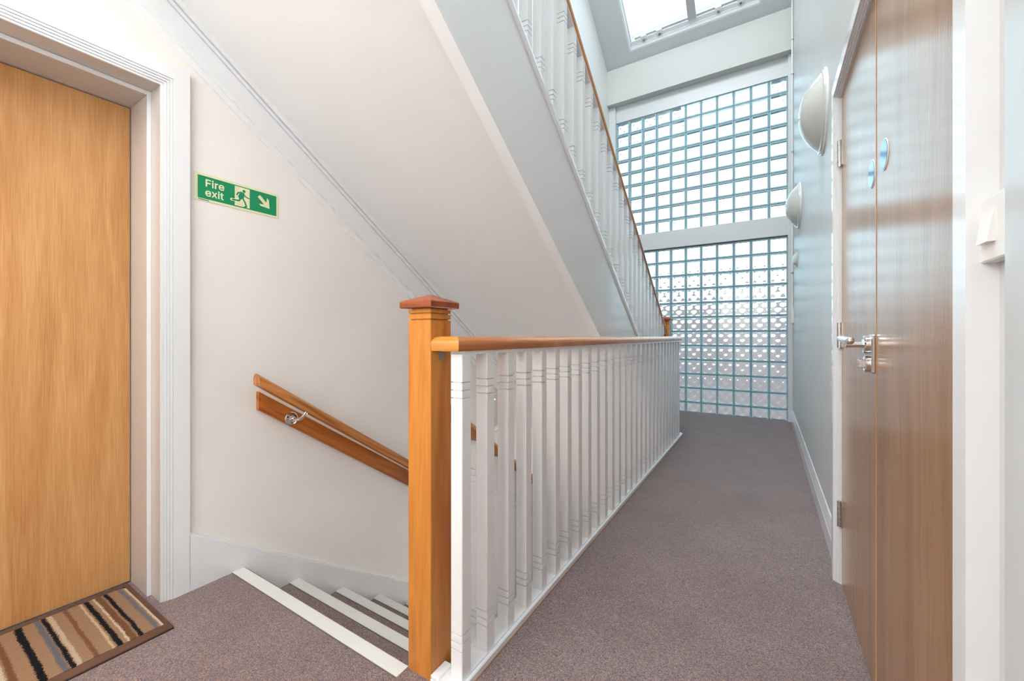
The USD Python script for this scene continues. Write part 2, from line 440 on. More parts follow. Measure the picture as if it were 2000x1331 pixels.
def block_mesh(cx, cz):
    """Flat bevelled room face at the back wall plane, side walls, and a wavy outer face."""
    h, ch, cd_ = BH, 0.0140, 0.0105
    v, f = [], []

    def quad(a, b, c, d):
        f.extend([(a, b, c), (a, c, d)])
    g = np.linspace(-h, h, NB)
    X, Z = np.meshgrid(g, g)
    u, w = X / h, Z / h
    env = np.clip((1 - np.maximum(abs(u), abs(w))) * 5, 0, 1)
    wave = (np.cos(1.75 * np.pi * (u + 0.8 * w)) + np.cos(1.75 * np.pi * (u - 0.8 * w) + 0.5) + 0.45 * np.cos(3.1 * np.pi * w + 0.4) + 0.3 * np.cos(3.0 * np.pi * u + 0.6))
    Y = BD + 0.0042 * wave * env
    top = np.stack([X, Y, Z], -1).reshape(-1, 3)
    front = np.array([(-h + ch, 0, -h + ch), (h - ch, 0, -h + ch), (h - ch, 0, h - ch), (-h + ch, 0, h - ch)])
    rim = np.array([(-h, cd_, -h), (h, cd_, -h), (h, cd_, h), (-h, cd_, h)])
    v = np.vstack([front, rim, top])
    quad(0, 1, 2, 3)
    for i in range(4):
        j = (i + 1) % 4
        quad(i, 4 + i, 4 + j, j)
    o = 8
    idx = np.arange(NB * NB).reshape(NB, NB) + o
    for a in range(NB - 1):
        for b in range(NB - 1):
            quad(idx[a, b], idx[a + 1, b], idx[a + 1, b + 1], idx[a, b + 1])
    edges = [idx[0, :], idx[:, -1], idx[-1, ::-1], idx[::-1, 0]]
    for i, e in enumerate(edges):
        a, b = 4 + i, 4 + (i + 1) % 4
        c = len(e) // 2
        for k in range(len(e) - 1):
            f.append((a if k < c else b, e[k], e[k + 1]))
        f.append((a, e[c], b))
    m = trimesh.Trimesh(v, np.array(f), process=False)
    trimesh.repair.fix_normals(m)
    if m.volume < 0:
        m.invert()
    cav = box(-h + 0.0085, h - 0.0085, 0.0125, BD - 0.012, -h + 0.0085, h - 0.0085)      # the air inside the block
    cav.invert()
    return trimesh.util.concatenate([m, cav])


BLOCK = trimesh.graph.smooth_shade(block_mesh(0, 0), angle=math.radians(28), facet_minarea=None)
_bv, _bf, _bn = meshkit.arrays(BLOCK, True)


def glass_panel(name, ztop, rows, ncol=11, x_right=0.2206):
    w = thing(name, kind="structure")
    z1, z0 = ztop, ztop - BP * rows
    bars = []
    for k in range(ncol + 1):
        x = x_right - BP * k
        bars.append(box(x - 0.0035, x + 0.0035, YG + 0.009, YG + BD - 0.004, z0, z1))
    for k in range(rows + 1):
        z = ztop - BP * k
        bars.append(box(x_right - BP * ncol, x_right, YG + 0.009, YG + BD - 0.004, z - 0.0035, z + 0.0035))
    obj("mortar_grid", bars, "block_mortar", w)
    for r in range(rows):
        for c in range(ncol):
            off = np.array([x_right - BP * (c + 0.5), YG, ztop - BP * (r + 0.5)])
            obj("glass_block", (_bv + off, _bf), "block_glass", w)
            p = stage.GetPrimAtPath(w.GetPath().AppendChild("glass_block" if used[w.GetPath().pathString + "/glass_block"] == 1 else f"glass_block_{used[w.GetPath().pathString + '/glass_block'] - 1:03d}"))
            mm = UsdGeom.Mesh(p)
            from pxr import Vt
            mm.CreateNormalsAttr(Vt.Vec3fArray.FromNumpy(_bn.astype(np.float32)))
            mm.SetNormalsInterpolation("vertex")
    return w


glass_panel("window_1", 4.147, 9)
glass_panel("window_2", 2.2208, 12)

# ------------------------------------------------------------------ roof window
rw = thing("window_3", kind="structure")
cosr = 1 / math.hypot(1, ROOF_M)
nrm = np.array([0, ROOF_M * cosr, cosr])          # outwards
ups = np.array([0, -cosr, ROOF_M * cosr])         # up the slope
org = np.array([0, SYB, roof_z(SYB)])
SLEN = (SYB - SYT) / cosr


def on_roof(m):
    """Box built in (x, up the slope, outwards) put on the roof plane."""
    v = np.array(m.vertices)
    w = org + v[:, :1] * np.array([1.0, 0, 0]) + v[:, 1:2] * ups + v[:, 2:3] * nrm
    m = trimesh.Trimesh(w, m.faces, process=False)
    if m.volume < 0:
        m.invert()
    return m


e_ = 0.003
obj("reveal", [on_roof(box(SX0 - 0.02, SX1 + 0.02, -0.02, e_, -0.001, 0.24)), on_roof(box(SX0 - 0.02, SX1 + 0.02, SLEN - e_, SLEN + 0.02, -0.001, 0.24)),
               on_roof(box(SX0 - 0.02, SX0 + e_, 0, SLEN, -0.001, 0.24)), on_roof(box(SX1 - e_, SX1 + 0.02, 0, SLEN, -0.001, 0.24))], "gloss_white", rw)
obj("frame", [on_roof(box(SX0, SX1, 0.0, 0.085, 0.04, 0.12, 0.004)), on_roof(box(SX0, SX1, SLEN - 0.08, SLEN, 0.04, 0.12, 0.004)),
              on_roof(box(SX0, SX0 + 0.022, 0.085, SLEN - 0.08, 0.05, 0.12, 0.004)), on_roof(box(SX1 - 0.03, SX1, 0.085, SLEN - 0.08, 0.05, 0.12, 0.004))], "gloss_white", rw)
obj("glazing_bar", on_roof(box(SX0 + 0.065, SX1 - 0.05, 0.085, 0.112, 0.055, 0.10, 0.002)), "alu", rw)
obj("mullion", on_roof(box(-0.845, -0.745, 0.085, SLEN - 0.08, 0.020, 0.13, 0.004)), "alu", rw)
obj("vent_strip", on_roof(box(SX0 + 0.10, SX1 - 0.22, 0.018, 0.032, 0.030, 0.042, 0.002)), "eggshell_white", rw)
for sx in (-1.40, -1.20, -0.50, -0.26):
    cb = obj("catch", on_roof(box(sx - 0.035, sx + 0.035, 0.060, 0.108, 0.028, 0.056, 0.003)), "plastic_white", rw)
    obj("catch_pin", on_roof(box(sx - 0.012, sx + 0.012, 0.045, 0.075, 0.020, 0.035, 0.002)), "dull_metal", cb)
obj("pane", on_roof(box(SX0 + 0.012, -0.80, 0.08, SLEN - 0.07, 0.085, 0.091)), "pane_glass", rw)
obj("pane", on_roof(box(-0.79, SX1 - 0.02, 0.08, SLEN - 0.07, 0.085, 0.091)), "pane_glass", rw)

# ------------------------------------------------------------------ door of the flat (left)
d1 = thing("door_1", kind="structure")
obj("leaf", box(-2.268, -2.225, DY0 + 0.018, 0.587, 0.008, 1.957, 0.0015), "oak_door", d1, label="plain oak veneer door leaf")
obj("lining", [box(-2.34, WL + 0.001, DY1, DY1 + 0.02, 0, DZ + 0.02), box(-2.34, WL + 0.001, DY0 - 0.02, DY0, 0, DZ + 0.02), box(-2.34, WL + 0.001, DY0, DY1, DZ, DZ + 0.02)], "lining_paint", d1)
obj("stop", [box(-2.335, -2.052, 0.590, DY1, 0, DZ, 0.002), box(-2.335, -2.052, DY0, DY0 + 0.014, 0, DZ, 0.002), box(-2.335, -2.052, DY0 + 0.014, 0.590, 1.961, DZ, 0.002)], "lining_paint", d1)
obj("stop_edge", [box(-2.0535, -2.0505, 0.5905, DY1 - 0.0005, 0, DZ - 0.001), box(-2.0535, -2.0505, DY0 + 0.001, 0.5905, 1.9615, DZ - 0.001)], "gloss_white", d1)
BANDS1 = [(0.0, 0.007, 0.008), (0.007, 0.0085, 0.0065), (0.0085, 0.016, 0.0115), (0.016, 0.0175, 0.0095), (0.0175, 0.025, 0.0145), (0.025, 0.0265, 0.0125), (0.0265, 0.034, 0.0175), (0.034, 0.0355, 0.0155), (0.0355, 0.089, 0.020)]
obj("architrave", [frame_band(DY0, DY1, DZ, a, b, WL, t, 1) for a, b, t in BANDS1], "eggshell_white", d1)

# ------------------------------------------------------------------ pair of doors (right)
d2 = thing("door_2", kind="structure")
XF = 0.262
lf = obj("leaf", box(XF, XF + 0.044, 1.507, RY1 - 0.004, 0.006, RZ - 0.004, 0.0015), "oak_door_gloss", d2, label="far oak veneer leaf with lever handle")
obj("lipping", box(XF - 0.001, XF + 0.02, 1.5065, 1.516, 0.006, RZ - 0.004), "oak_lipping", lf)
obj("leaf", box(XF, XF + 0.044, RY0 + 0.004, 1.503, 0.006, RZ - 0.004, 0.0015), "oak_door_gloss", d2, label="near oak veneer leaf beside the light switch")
BANDS2 = [(0.0, 0.005, 0.014), (0.005, 0.0065, 0.010), (0.0065, 0.011, 0.020), (0.011, 0.0125, 0.015), (0.0125, 0.017, 0.026), (0.017, 0.0185, 0.021), (0.0185, 0.065, 0.032)]
obj("architrave", [frame_band(RY0, RY1, RZ, a, b, WR, t, -1) for a, b, t in BANDS2], "gloss_white", d2)
obj("lining", [box(WR, 0.5, RY0 - 0.001, RY0 + 0.003, 0, RZ), box(WR, 0.5, RY1 - 0.003, RY1 + 0.001, 0, RZ), box(0.31, 0.5, RY0, RY1, 0, RZ)], "eggshell_white", d2)
for z0, z1 in ((1.71, 1.817), (0.97, 1.073), (0.241, 0.344)):
    hg = obj("hinge", tube([(0.2535, 2.117, z0), (0.2535, 2.117, z0 + 0.02), (0.2535, 2.117, z1 - 0.02), (0.2535, 2.117, z1)], 0.0075, 16), "steel", d2, smooth=40)
    zs = np.linspace(z0, z1, 6)
    obj("knuckle_ring", [tube([(0.2535, 2.117, z - 0.0012), (0.2535, 2.117, z + 0.0012)], 0.0082, 16) for z in zs[1:-1]], "dull_metal", hg)
    obj("hinge_flap", box(0.2585, 0.2625, 2.095, 2.124, z0 + 0.002, z1 - 0.002), "steel", hg)
# lever furniture
hd = obj("handle_plate", box(0.252, XF, 1.512, 1.562, 0.912, 1.022, 0.003), "steel", d2, label="steel handle plate on the far leaf")
obj("handle_rose", lathe_x([(0, 0.026), (0.010, 0.026), (0.013, 0.023), (0.013, 0.012)], 0.252, 1.545, 0.993, 32), "chrome", hd, smooth=35)
obj("lever_neck", tube([(0.245, 1.545, 0.993), (0.22, 1.545, 0.993), (0.200, 1.545, 0.993)], 0.0085, 16), "chrome", hd, smooth=40)
obj("lever_grip", tube([(0.200, 1.462, 1.004), (0.200, 1.464, 1.004), (0.200, 1.469, 1.0042), (0.200, 1.545, 1.007), (0.201, 1.640, 1.0105), (0.201, 1.655, 1.011)], [0.003, 0.008, 0.0105, 0.0105, 0.0105, 0.009], 18), "chrome", hd, smooth=45)
obj("cylinder_rose", lathe_x([(0, 0.024), (0.008, 0.024), (0.011, 0.021), (0.011, 0.008)], 0.252, 1.545, 0.937, 32), "chrome", hd, smooth=35)
obj("thumb_turn", box(0.226, 0.242, 1.540, 1.550, 0.924, 0.950, 0.003), "chrome", hd)

# ------------------------------------------------------------------ skirtings and the raking moulding
obj("baseboard_right", prism([(0.251, -0.01), (0.251, 0.086), (0.254, 0.093), (0.2545, 0.100), (0.262, 0.137), (0.265, 0.146), (WR + 0.002, 0.146), (WR + 0.002, -0.01)], "y", RY1 + 0.063, 5.84), "gloss_white", kind="structure", smooth=False)
zt = lambda y: 0.222 - 0.682 * (y - 0.692)
sk = sg.Polygon([(0.692, 0.222), (0.70, 0.222), (4.42, zt(4.42)), (4.42, zt(4.42) - 0.55), (1.0, -0.33), (0.80, -0.2), (0.692, -0.01)])
bl = obj("baseboard_left", prism(sk, "x", WL, -1.945), "eggshell_white", kind="structure")
obj("caulk_bead", prism([(0.692, 0.222), (4.42, zt(4.42)), (4.42, zt(4.42) + 0.007), (0.70, 0.230), (0.692, 0.230)], "x", WL, -1.950), "gloss_white", bl)
obj("baseboard_left", box(WL, -1.945, YN, DY0 - 0.089, 0, 0.15, 0.003), "eggshell_white", kind="structure")

# moulding where the sloping soffit meets the left wall: bands along the slope
ML = lambda y: 2.236 - 0.704 * (y - 0.511)
MU = lambda y: 2.337 - 0.6765 * (y - 0.654)
tr = thing("trim_1", kind="structure")


def mould_band(a, b, t):
    y0, y1 = 0.30, 4.3
    p = lambda y, k: ML(y) + (MU(y) - ML(y)) * k
    return prism([(y0, p(y0, a)), (y1, p(y1, a)), (y1, p(y1, b)), (y0, p(y0, b))], "x", WL, WL + t)


obj("lower_bead", [mould_band(0.0, 0.14, 0.012), mould_band(0.14, 0.17, 0.016), mould_band(0.17, 0.30, 0.020)], "eggshell_white", tr)
obj("flat_board", [mould_band(0.30, 0.72, 0.016)], "eggshell_white", tr)
obj("upper_bead", [mould_band(0.72, 0.76, 0.010), mould_band(0.76, 0.85, 0.017), mould_band(0.85, 0.88, 0.010), mould_band(0.88, 1.0, 0.024)], "eggshell_white", tr)

# ------------------------------------------------------------------ descending flight
RISE, GO = 0.172, 0.247
fl = thing("staircase", "carpeted flight going down under the sloping soffit with white edged steps", "stairs")
XR = -0.905
NST = 14
for k in range(1, NST):
    z = -RISE * k
    yb, yf = 0.872 + GO * (k - 1), 0.895 + GO * k
    xr = -0.9325 if k == 1 else XR
    obj("tread", box(WL + 0.02, xr, yb, yf - 0.045, z - 0.03, z), "carpet", fl)
    obj("riser", box(WL + 0.02, xr, yb - 0.02, yb, z, z + RISE - 0.012), "carpet", fl)
for k in range(0, NST):
    z, yf = -RISE * k, 0.895 + GO * k
    x1 = XR if k else -0.932
    prof = [(yf - 0.052, z - 0.028), (yf - 0.052, z + 0.0035), (yf - 0.006, z + 0.0035), (yf, z - 0.002), (yf + 0.001, z - 0.028)]
    nz = obj("nosing", prism(prof, "x", WL + 0.0205, x1), "nosing_white", fl, label="white stair nosing strip" if k == 0 else None)
    obj("nosing_joint", box(WL + 0.0205, x1, yf - 0.0545, yf - 0.052, z - 0.01, z + 0.0022), "joint_dark", nz)
obj("soffit", prism([(0.93, -0.30), (0.93 + GO * (NST - 1), -0.30 - RISE * (NST - 1)), (0.93 + GO * (NST - 1), -0.36 - RISE * (NST - 1)), (0.93, -0.36)], "x", WL + 0.02, XR), "soffit_white", fl)
nl = lambda y: -SLOPE * (y - 0.895)
obj("string", prism([(0.985, nl(0.985) + 0.06), (4.36, nl(4.36) + 0.06), (4.36, nl(4.36) - 0.34), (0.985, nl(0.985) - 0.34)], "x", XR, -0.868), "eggshell_white", fl, label="white side string of the flight")


def baluster(x0, x1, y0, y1, zb, zt, grooves, sb=0.0, st=0.0):
    """Square baluster with chamfered corners and V grooves at given heights; sb, st: slope of its foot and head (dz/dy)."""
    c = 0.002
    def ring(d, z, slope=0.0):
        a0, a1, b0, b1 = x0 + d, x1 - d, y0 + d, y1 - d
        pts = [(a0 + c, b0), (a1 - c, b0), (a1, b0 + c), (a1, b1 - c), (a1 - c, b1), (a0 + c, b1), (a0, b1 - c), (a0, b0 + c)]
        ym = (y0 + y1) / 2
        return [(x, y, z + slope * (y - ym)) for x, y in pts]
    rings = [ring(0, zb, sb)]
    for g in sorted(grooves):
        rings += [ring(0, g - 0.0019), ring(0.0045, g - 0.0015), ring(0.0045, g + 0.0015), ring(0, g + 0.0019)]
    rings.append(ring(0, zt, st))
    return loft(rings)


def hrail_mesh_slope(x, y0, y1, line, w=0.058, h=0.044):
    return sweep_slope(d_profile(w, h), x, y0, line(y0), y1, line(y1))


# balustrade of the descending flight
b3 = thing("balustrade", "white balustrade sloping down beside the descending stairs, seen between the front balusters", "balustrade")
hl = lambda y: 0.650 - 0.70 * (y - 1.151)
obj("handrail", hrail_mesh_slope(-0.885, 0.982, 4.35, hl), "pine_slope", b3, smooth=40)
obj("base_rail", prism([(0.985, nl(0.985) + 0.06), (4.36, nl(4.36) + 0.06), (4.36, nl(4.36) + 0.10), (0.985, nl(0.985) + 0.10)], "x", -0.912, -0.862), "eggshell_white", b3)
for k in range(27):
    y = 1.035 + 0.1235 * k
    zb, zt_ = nl(y + 0.02) + 0.098, hl(y + 0.02) + 0.002
    obj("baluster", baluster(-0.906, -0.864, y, y + 0.042, zb, zt_, [zb + 0.09, zb + 0.113, zb + 0.136, zt_ - 0.09, zt_ - 0.113, zt_ - 0.136], -SLOPE, -0.70), "eggshell_white", b3)

# ------------------------------------------------------------------ level balustrade on the corridor edge
b1 = thing("balustrade", "level white balustrade with a row of square balusters along the corridor edge", "balustrade")
BXR = -0.741
BX0 = BXR - 0.043
ER = EYE
PR = d_profile(0.060, 0.043)
# mitred returns to the posts
PRV = PR


def mitre_return(y_mid, s):
    rings = []
    for x, m in ((-0.838, 0.0), (-0.7625, 1.0)):
        rings.append([(x + (u if m else 0.0), y_mid - s * u, ER - 0.043 + w) for u, w in PRV])
    return loft(rings)


def mitre_main():
    rings = []
    for y, s in ((0.919, 1), (4.442, -1)):
        rings.append([(-0.7625 + u, y - s * u, ER - 0.043 + w) for u, w in PRV])
    return loft(rings)


obj("handrail", mitre_main(), "pine_rail", b1, smooth=40)
obj("rail_return", mitre_return(0.919, 1), "pine_return", b1, smooth=40)
obj("rail_return", mitre_return(4.442, -1), "pine_return", b1, smooth=40)
obj("fillet", box(BX0, BXR + 0.001, 0.925, 4.46, ER - 0.0535, ER - 0.0432), "gloss_white", b1)
obj("rail_bracket", [box(-0.838, -0.835, 0.922, 0.946, 0.945, ER - 0.043), box(-0.838, -0.80, 0.922, 0.946, ER - 0.0455, ER - 0.0425)], "dull_metal", b1)
obj("base_rail", [prism([(-0.812, -0.002), (-0.812, 0.017), (-0.792, 0.017), (-0.790, 0.025), (-0.7405, 0.025), (-0.739, 0.019), (-0.7375, 0.019), (-0.7355, 0.0225), (-0.731, 0.0225), (-0.728, 0.019), (-0.728, -0.002)], "y", 0.884, 4.475),
                  box(-0.838, -0.805, 0.886, 0.952, -0.002, 0.0215, 0.003), box(-0.834, -0.728, 0.8805, 0.8855, -0.002, 0.014, 0.002)], "gloss_white", b1)
obj("apron", [box(-0.812, xe - 0.0005, 0.99, 4.42, -0.26, -0.002)], "eggshell_white", b1)
obj("carpet_gripper", box(-0.7282, -0.7250, 0.884, 4.475, 0.0, 0.003), "gripper_tan", b1)
for k in range(29):
    y = 0.9145 + 0.1224 * k
    obj("baluster", baluster(BX0, BXR, y, y + 0.043, 0.024, ER - 0.0525, [0.105, 0.128, 0.152, 0.837, 0.860, 0.883]), "baluster_white", b1)


# ------------------------------------------------------------------ newel posts
def newel(x0, x1, y0, y1, ztop, label):
    t = thing("newel_post", label, "post")
    zs = ztop - 0.043
    def ring(d, z):
        c = 0.002
        a0, a1, q0, q1 = x0 + d, x1 - d, y0 + d, y1 - d
        return [(a0 + c, q0, z), (a1 - c, q0, z), (a1, q0 + c, z), (a1, q1 - c, z), (a1 - c, q1, z), (a0 + c, q1, z), (a0, q1 - c, z), (a0, q0 + c, z)]
    rings = [ring(0, -0.20 if y0 < 2 else -0.01)]
    for g in (zs - 0.0345, zs - 0.0165):
        rings += [ring(0, g - 0.0022), ring(0.006, g - 0.0016), ring(0.006, g + 0.0016), ring(0, g + 0.0022)]
    rings += [ring(0, zs - 0.004), ring(0.007, zs - 0.0035), ring(0.007, zs + 0.0005)]
    obj("shaft", loft(rings), "pine_post", t)
    o = 0.0175
    e0, e1, g0, g1 = x0 - o, x1 + o, y0 - o, y1 + o
    xm, ym = (e0 + e1) / 2, (g0 + g1) / 2
    def sq(d, z):
        return [(e0 + d, g0 + d, z), (e1 - d, g0 + d, z), (e1 - d, g1 - d, z), (e0 + d, g1 - d, z)]
    obj("cap", loft([sq(0.002, zs), sq(0, zs + 0.002), sq(0, zs + 0.0185), sq(0.0035, zs + 0.022), sq(0.058, ztop)]), "pine_cap", t, label="dark reddish shallow pyramid cap")
    return t


newel(-0.931, -0.838, 0.888, 0.980, 1.145, "orange pine newel post at the top of the descending stairs, large in the foreground")
newel(-0.939, -0.846, 4.398, 4.490, 1.226, "small distant pine newel post at the foot of the upper flight near the glass blocks")

# ------------------------------------------------------------------ ascending flight
XO = -0.865
SLo = lambda y: 2.046 - 0.7030 * (y - 0.926)
SUp = lambda y: 2.300 - 0.7045 * (y - 1.395)
STp = lambda y: 2.372 - 0.7045 * (y - 1.395)
YT = 0.36
up = thing("staircase", "white painted flight rising overhead towards the camera with broad side board and plain soffit", "stairs")
ye = 4.395
yz = 0.926 + 2.046 / 0.7030
obj("side_board", prism([(YT, SLo(YT)), (YT, min(SUp(YT), 3.2)), (ye, SUp(ye)), (ye, 0.001), (yz, 0.001)], "x", -0.905, XO), "gloss_white", up, label="broad white side board of the flight")
obj("lower_bead", prism([(YT, SLo(YT) - 0.006), (YT, SLo(YT) + 0.050), (yz - 0.07, 0.05), (yz - 0.01, 0.001)], "x", -0.906, XO + 0.009), "gloss_white", up)
obj("soffit", prism([(YT, MU(YT)), (YT, MU(YT) + 0.06), (4.06, MU(4.06) + 0.06), (4.06, MU(4.06))], "x", WL + 0.001, -0.9045), "soffit_white", up, label="plain off-white sloping soffit")
for k in range(1, 16):
    z, y = RISE * k, ye - GO * (k - 1)
    if y - GO < YT:
        break
    obj("tread", box(WL + 0.002, -0.905, y - GO - 0.02, y, z - 0.03, z), "carpet", up)
    obj("riser", box(WL + 0.002, -0.905, y - 0.04, y - 0.02, z - RISE, z - 0.03), "carpet", up)

b2 = thing("balustrade", "white balustrade rising along the upper flight with a slim sloping pine handrail", "balustrade")
RB = lambda y: 2.745 - 0.6890 * (y - 1.936)
UXR = -0.873
UX0 = UXR - 0.043
UXC = (UXR + UX0) / 2
cap_p = []
for y in (YT, ye):
    s0, s1 = SUp(y), STp(y)
    h = s1 - s0
    cap_p.append([(UXC - 0.032, y, s0), (XO + 0.006, y, s0), (XO + 0.011, y, s0 + 0.25 * h), (XO + 0.010, y, s0 + 0.6 * h), (XO + 0.004, y, s0 + 0.88 * h), (XO - 0.004, y, s1), (UXC - 0.024, y, s1), (UXC - 0.032, y, s0 + 0.8 * h)])
obj("base_rail", loft(cap_p), "gloss_white", b2, smooth=40)
obj("handrail", hrail_mesh_slope(UXC, 0.45, ye + 0.004, RB, 0.060, 0.044), "pine_slope", b2, smooth=40)
obj("fillet", prism([(0.45, RB(0.45) - 0.012), (0.45, RB(0.45) + 0.001), (ye, RB(ye) + 0.001), (ye, RB(ye) - 0.012)], "x", UX0, UXR + 0.001), "gloss_white", b2)
k = 0
y = 1.646 - 9 * 0.1238
while y < 4.34:
    ym = y + 0.0215
    zb, zt_ = STp(ym) - 0.003, RB(ym) - 0.011
    obj("baluster", baluster(UX0, UXR, y, y + 0.043, zb, zt_, [zb + 0.075, zb + 0.098, zb + 0.121, zt_ - 0.075, zt_ - 0.098, zt_ - 0.121], -0.7045, -0.689), "baluster_white", b2)
    y += 0.1238

# ------------------------------------------------------------------ handrail on the left wall
wh = thing("wall_handrail", "pine handrail on a matching backing board fixed to the left wall above the stairs", "handrail")
HB = lambda y: 0.805 - 0.682 * (y - 0.90)
obj("rail", sweep_slope(d_profile(0.056, 0.042), -1.855, 0.898, HB(0.898), 4.25, HB(4.25)), "pine_slope", wh, smooth=40)
BT, BB = (lambda y: 0.767 - 0.6735 * (y - 0.95)), (lambda y: 0.684 - 0.688 * (y - 0.95))
bd = prism([(0.95, BB(0.95)), (0.95, BT(0.95)), (4.25, BT(4.25)), (4.25, BB(4.25))], "x", WL, -1.940)
be = prism([(0.958, BB(0.958) + 0.008), (0.958, BT(0.958) - 0.008), (4.25, BT(4.25) - 0.008), (4.25, BB(4.25) + 0.008)], "x", -1.941, -1.934)
obj("backing_board", [bd, be], "pine_board", wh)
for yb in (1.093, 2.45, 3.85):
    zc = (BT(yb) + BB(yb)) / 2 - 0.005
    br = obj("bracket", lathe_x([(0, 0.031), (0.003, 0.031), (0.006, 0.026), (0.008, 0.014), (0.016, 0.011)], -1.934, yb, zc, 32, sign=1), "chrome", wh, smooth=35)
    xs = -1.925
    obj("bracket_arm", tube([(xs, yb, zc), (xs + 0.03, yb + 0.004, zc - 0.002), (xs + 0.052, yb + 0.012, zc + 0.004), (xs + 0.066, yb + 0.022, zc + 0.022), (xs + 0.070, yb + 0.028, HB(yb + 0.028) + 0.002)], [0.0085, 0.0085, 0.0085, 0.0085, 0.008], 16), "chrome", br, smooth=50)
    obj("bracket_screw", [lathe_x([(0, 0.0035), (0.0015, 0.0035)], -1.928, yb + 0.021 * math.cos(t), zc + 0.021 * math.sin(t), 12, sign=1) for t in (0.6, 2.7, 4.7)], "screw_dark", br)

# ------------------------------------------------------------------ fire exit sign
sgn = thing("fire_exit_sign", "green and pale yellow fire exit sign with running figure and arrow on the cream wall", "sign")
SY0, SY1, SZ0, SZ1 = 0.713, 1.047, 1.575, 1.688
XS = WL + 0.0022
obj("plate", box(WL - 0.001, XS, SY0, SY1, SZ0, SZ1), "sign_lume", sgn)
W, H = SY1 - SY0, SZ1 - SZ0
gx0, gx1, gz0, gz1 = 0.012, W - 0.009, 0.010, H - 0.010


def flat(poly, t0, t1):
    """Sign-plane polygon (right along the sign, up) as a thin plate standing off the sign."""
    out = []
    for g in getattr(poly, "geoms", [poly]):
        if g.area > 1e-9:
            g2 = sg.Polygon([(SY0 + x, SZ0 + z) for x, z in g.exterior.coords], [[(SY0 + x, SZ0 + z) for x, z in h.coords] for h in g.interiors])
            out.append(prism(g2, "x", XS + t0, XS + t1))
    return out


green = sg.box(gx0, gz0, gx1, gz1)
# measured on the sign: the white doorway and its runner, the arrow pointing down to the right
dx0, dx1 = 0.148, 0.208
door = sg.box(dx0, gz0 + 0.004, dx1, gz1 - 0.004)


def limb(pts, w):
    return sg.LineString(pts).buffer(w / 2, cap_style=1, join_style=1)


cx = 0.178
man = unary_union([
    sg.Point(cx + 0.007, 0.0845).buffer(0.0065),                                                    # head
    sg.Polygon([(cx - 0.006, 0.077), (cx + 0.006, 0.074), (cx + 0.004, 0.056), (cx - 0.009, 0.046), (cx - 0.014, 0.056)]).buffer(0.003),
    limb([(cx - 0.005, 0.075), (cx - 0.016, 0.073), (cx - 0.022, 0.062)], 0.0055),                   # rear arm
    limb([(cx + 0.006, 0.072), (cx + 0.013, 0.062), (cx + 0.027, 0.058)], 0.0052),                   # front arm
    limb([(cx - 0.006, 0.052), (cx - 0.013, 0.038), (cx - 0.038, 0.036)], 0.0068),                   # trailing leg
    limb([(cx + 0.001, 0.054), (cx + 0.011, 0.036), (cx + 0.017, 0.019), (cx + 0.008, 0.014)], 0.0068),    # leading leg
])
halo = sg.LineString([(cx - 0.042, 0.036), (cx - 0.020, 0.037)]).buffer(0.0058)
door_white = unary_union([door, halo]).difference(man)
ax, az = 0.247, 0.083
a45 = math.radians(-45)
arrow0 = sg.Polygon([(0, 0.006), (0.034, 0.006), (0.022, 0.020), (0.032, 0.020), (0.058, 0.0), (0.032, -0.020), (0.022, -0.020), (0.034, -0.006), (0, -0.006)])
from shapely import affinity
arrow = affinity.translate(affinity.rotate(affinity.scale(arrow0, 1.15, 1.25, origin=(0, 0)), -45, origin=(0, 0)), ax, az)
obj("green_panel", flat(green, 0, 0.0006), "sign_green", sgn)
obj("doorway", flat(door_white, 0.0005, 0.0011), "sign_lume", sgn)
obj("arrow", flat(arrow, 0.0005, 0.0011), "sign_lume", sgn)


def lettering(text, h, y, z, bold=True):
    m = meshkit.text_mesh(text, h, 0.0006, bold)
    v = np.array(m.vertices)
    return trimesh.Trimesh(np.stack([XS + 0.0005 + v[:, 2], SY0 + y + v[:, 0], SZ0 + z + v[:, 1]], 1), m.faces, process=False)


obj("lettering", [lettering("Fire", 0.0292, 0.036, 0.0625), lettering("exit", 0.0292, 0.036, 0.0235)], "sign_lume", sgn)
obj("small_print", flat(unary_union([sg.box(0.014 + 0.0035 * i, 0.003, 0.0165 + 0.0035 * i, 0.0068) for i in range(11)]), 0, 0.0004), "sign_print", sgn)

# ------------------------------------------------------------------ door mat
dm = thing("doormat", "striped beige, black and brown doormat in front of the left door", "doormat")
obj("border", prism(sg.box(-2.215, -0.22, -1.747, 0.576).buffer(-0.004).buffer(0.004), "z", 0.0008, 0.007), "mat_border", dm, label="brown mat border")
obj("rubber_edge", prism(sg.box(-2.2155, -0.2205, -1.746, 0.5765), "z", 0.0, 0.0025), "black_edge", dm)
rng = np.random.default_rng(5)
gx, gy = np.linspace(-2.185, -1.788, 34), np.linspace(-0.178, 0.560, 62)
GX, GY = np.meshgrid(gx, gy)
GZ = 0.012 + 0.0012 * meshkit.fbm(np.stack([GX * 40, GY * 40, GX * 0], -1), 3)
GZ[[0, -1], :] = 0.009
GZ[:, [0, -1]] = 0.009
n0, n1 = GX.shape
vt = np.stack([GX, GY, GZ], -1).reshape(-1, 3)
ii = np.arange(n0 * n1).reshape(n0, n1)
ff = [(ii[a, b], ii[a, b + 1], ii[a + 1, b + 1], ii[a + 1, b]) for a in range(n0 - 1) for b in range(n1 - 1)]
ff = np.array(ff)
bottom = box(-2.185, -1.788, -0.178, 0.560, 0.006, 0.009)
pile = trimesh.Trimesh(vt, np.vstack([ff[:, [0, 1, 2]], ff[:, [0, 2, 3]]]), process=False)
obj("pile", [pile, bottom], "mat_pile", dm, label="striped pile of the mat")

# ------------------------------------------------------------------ bulkhead lamps


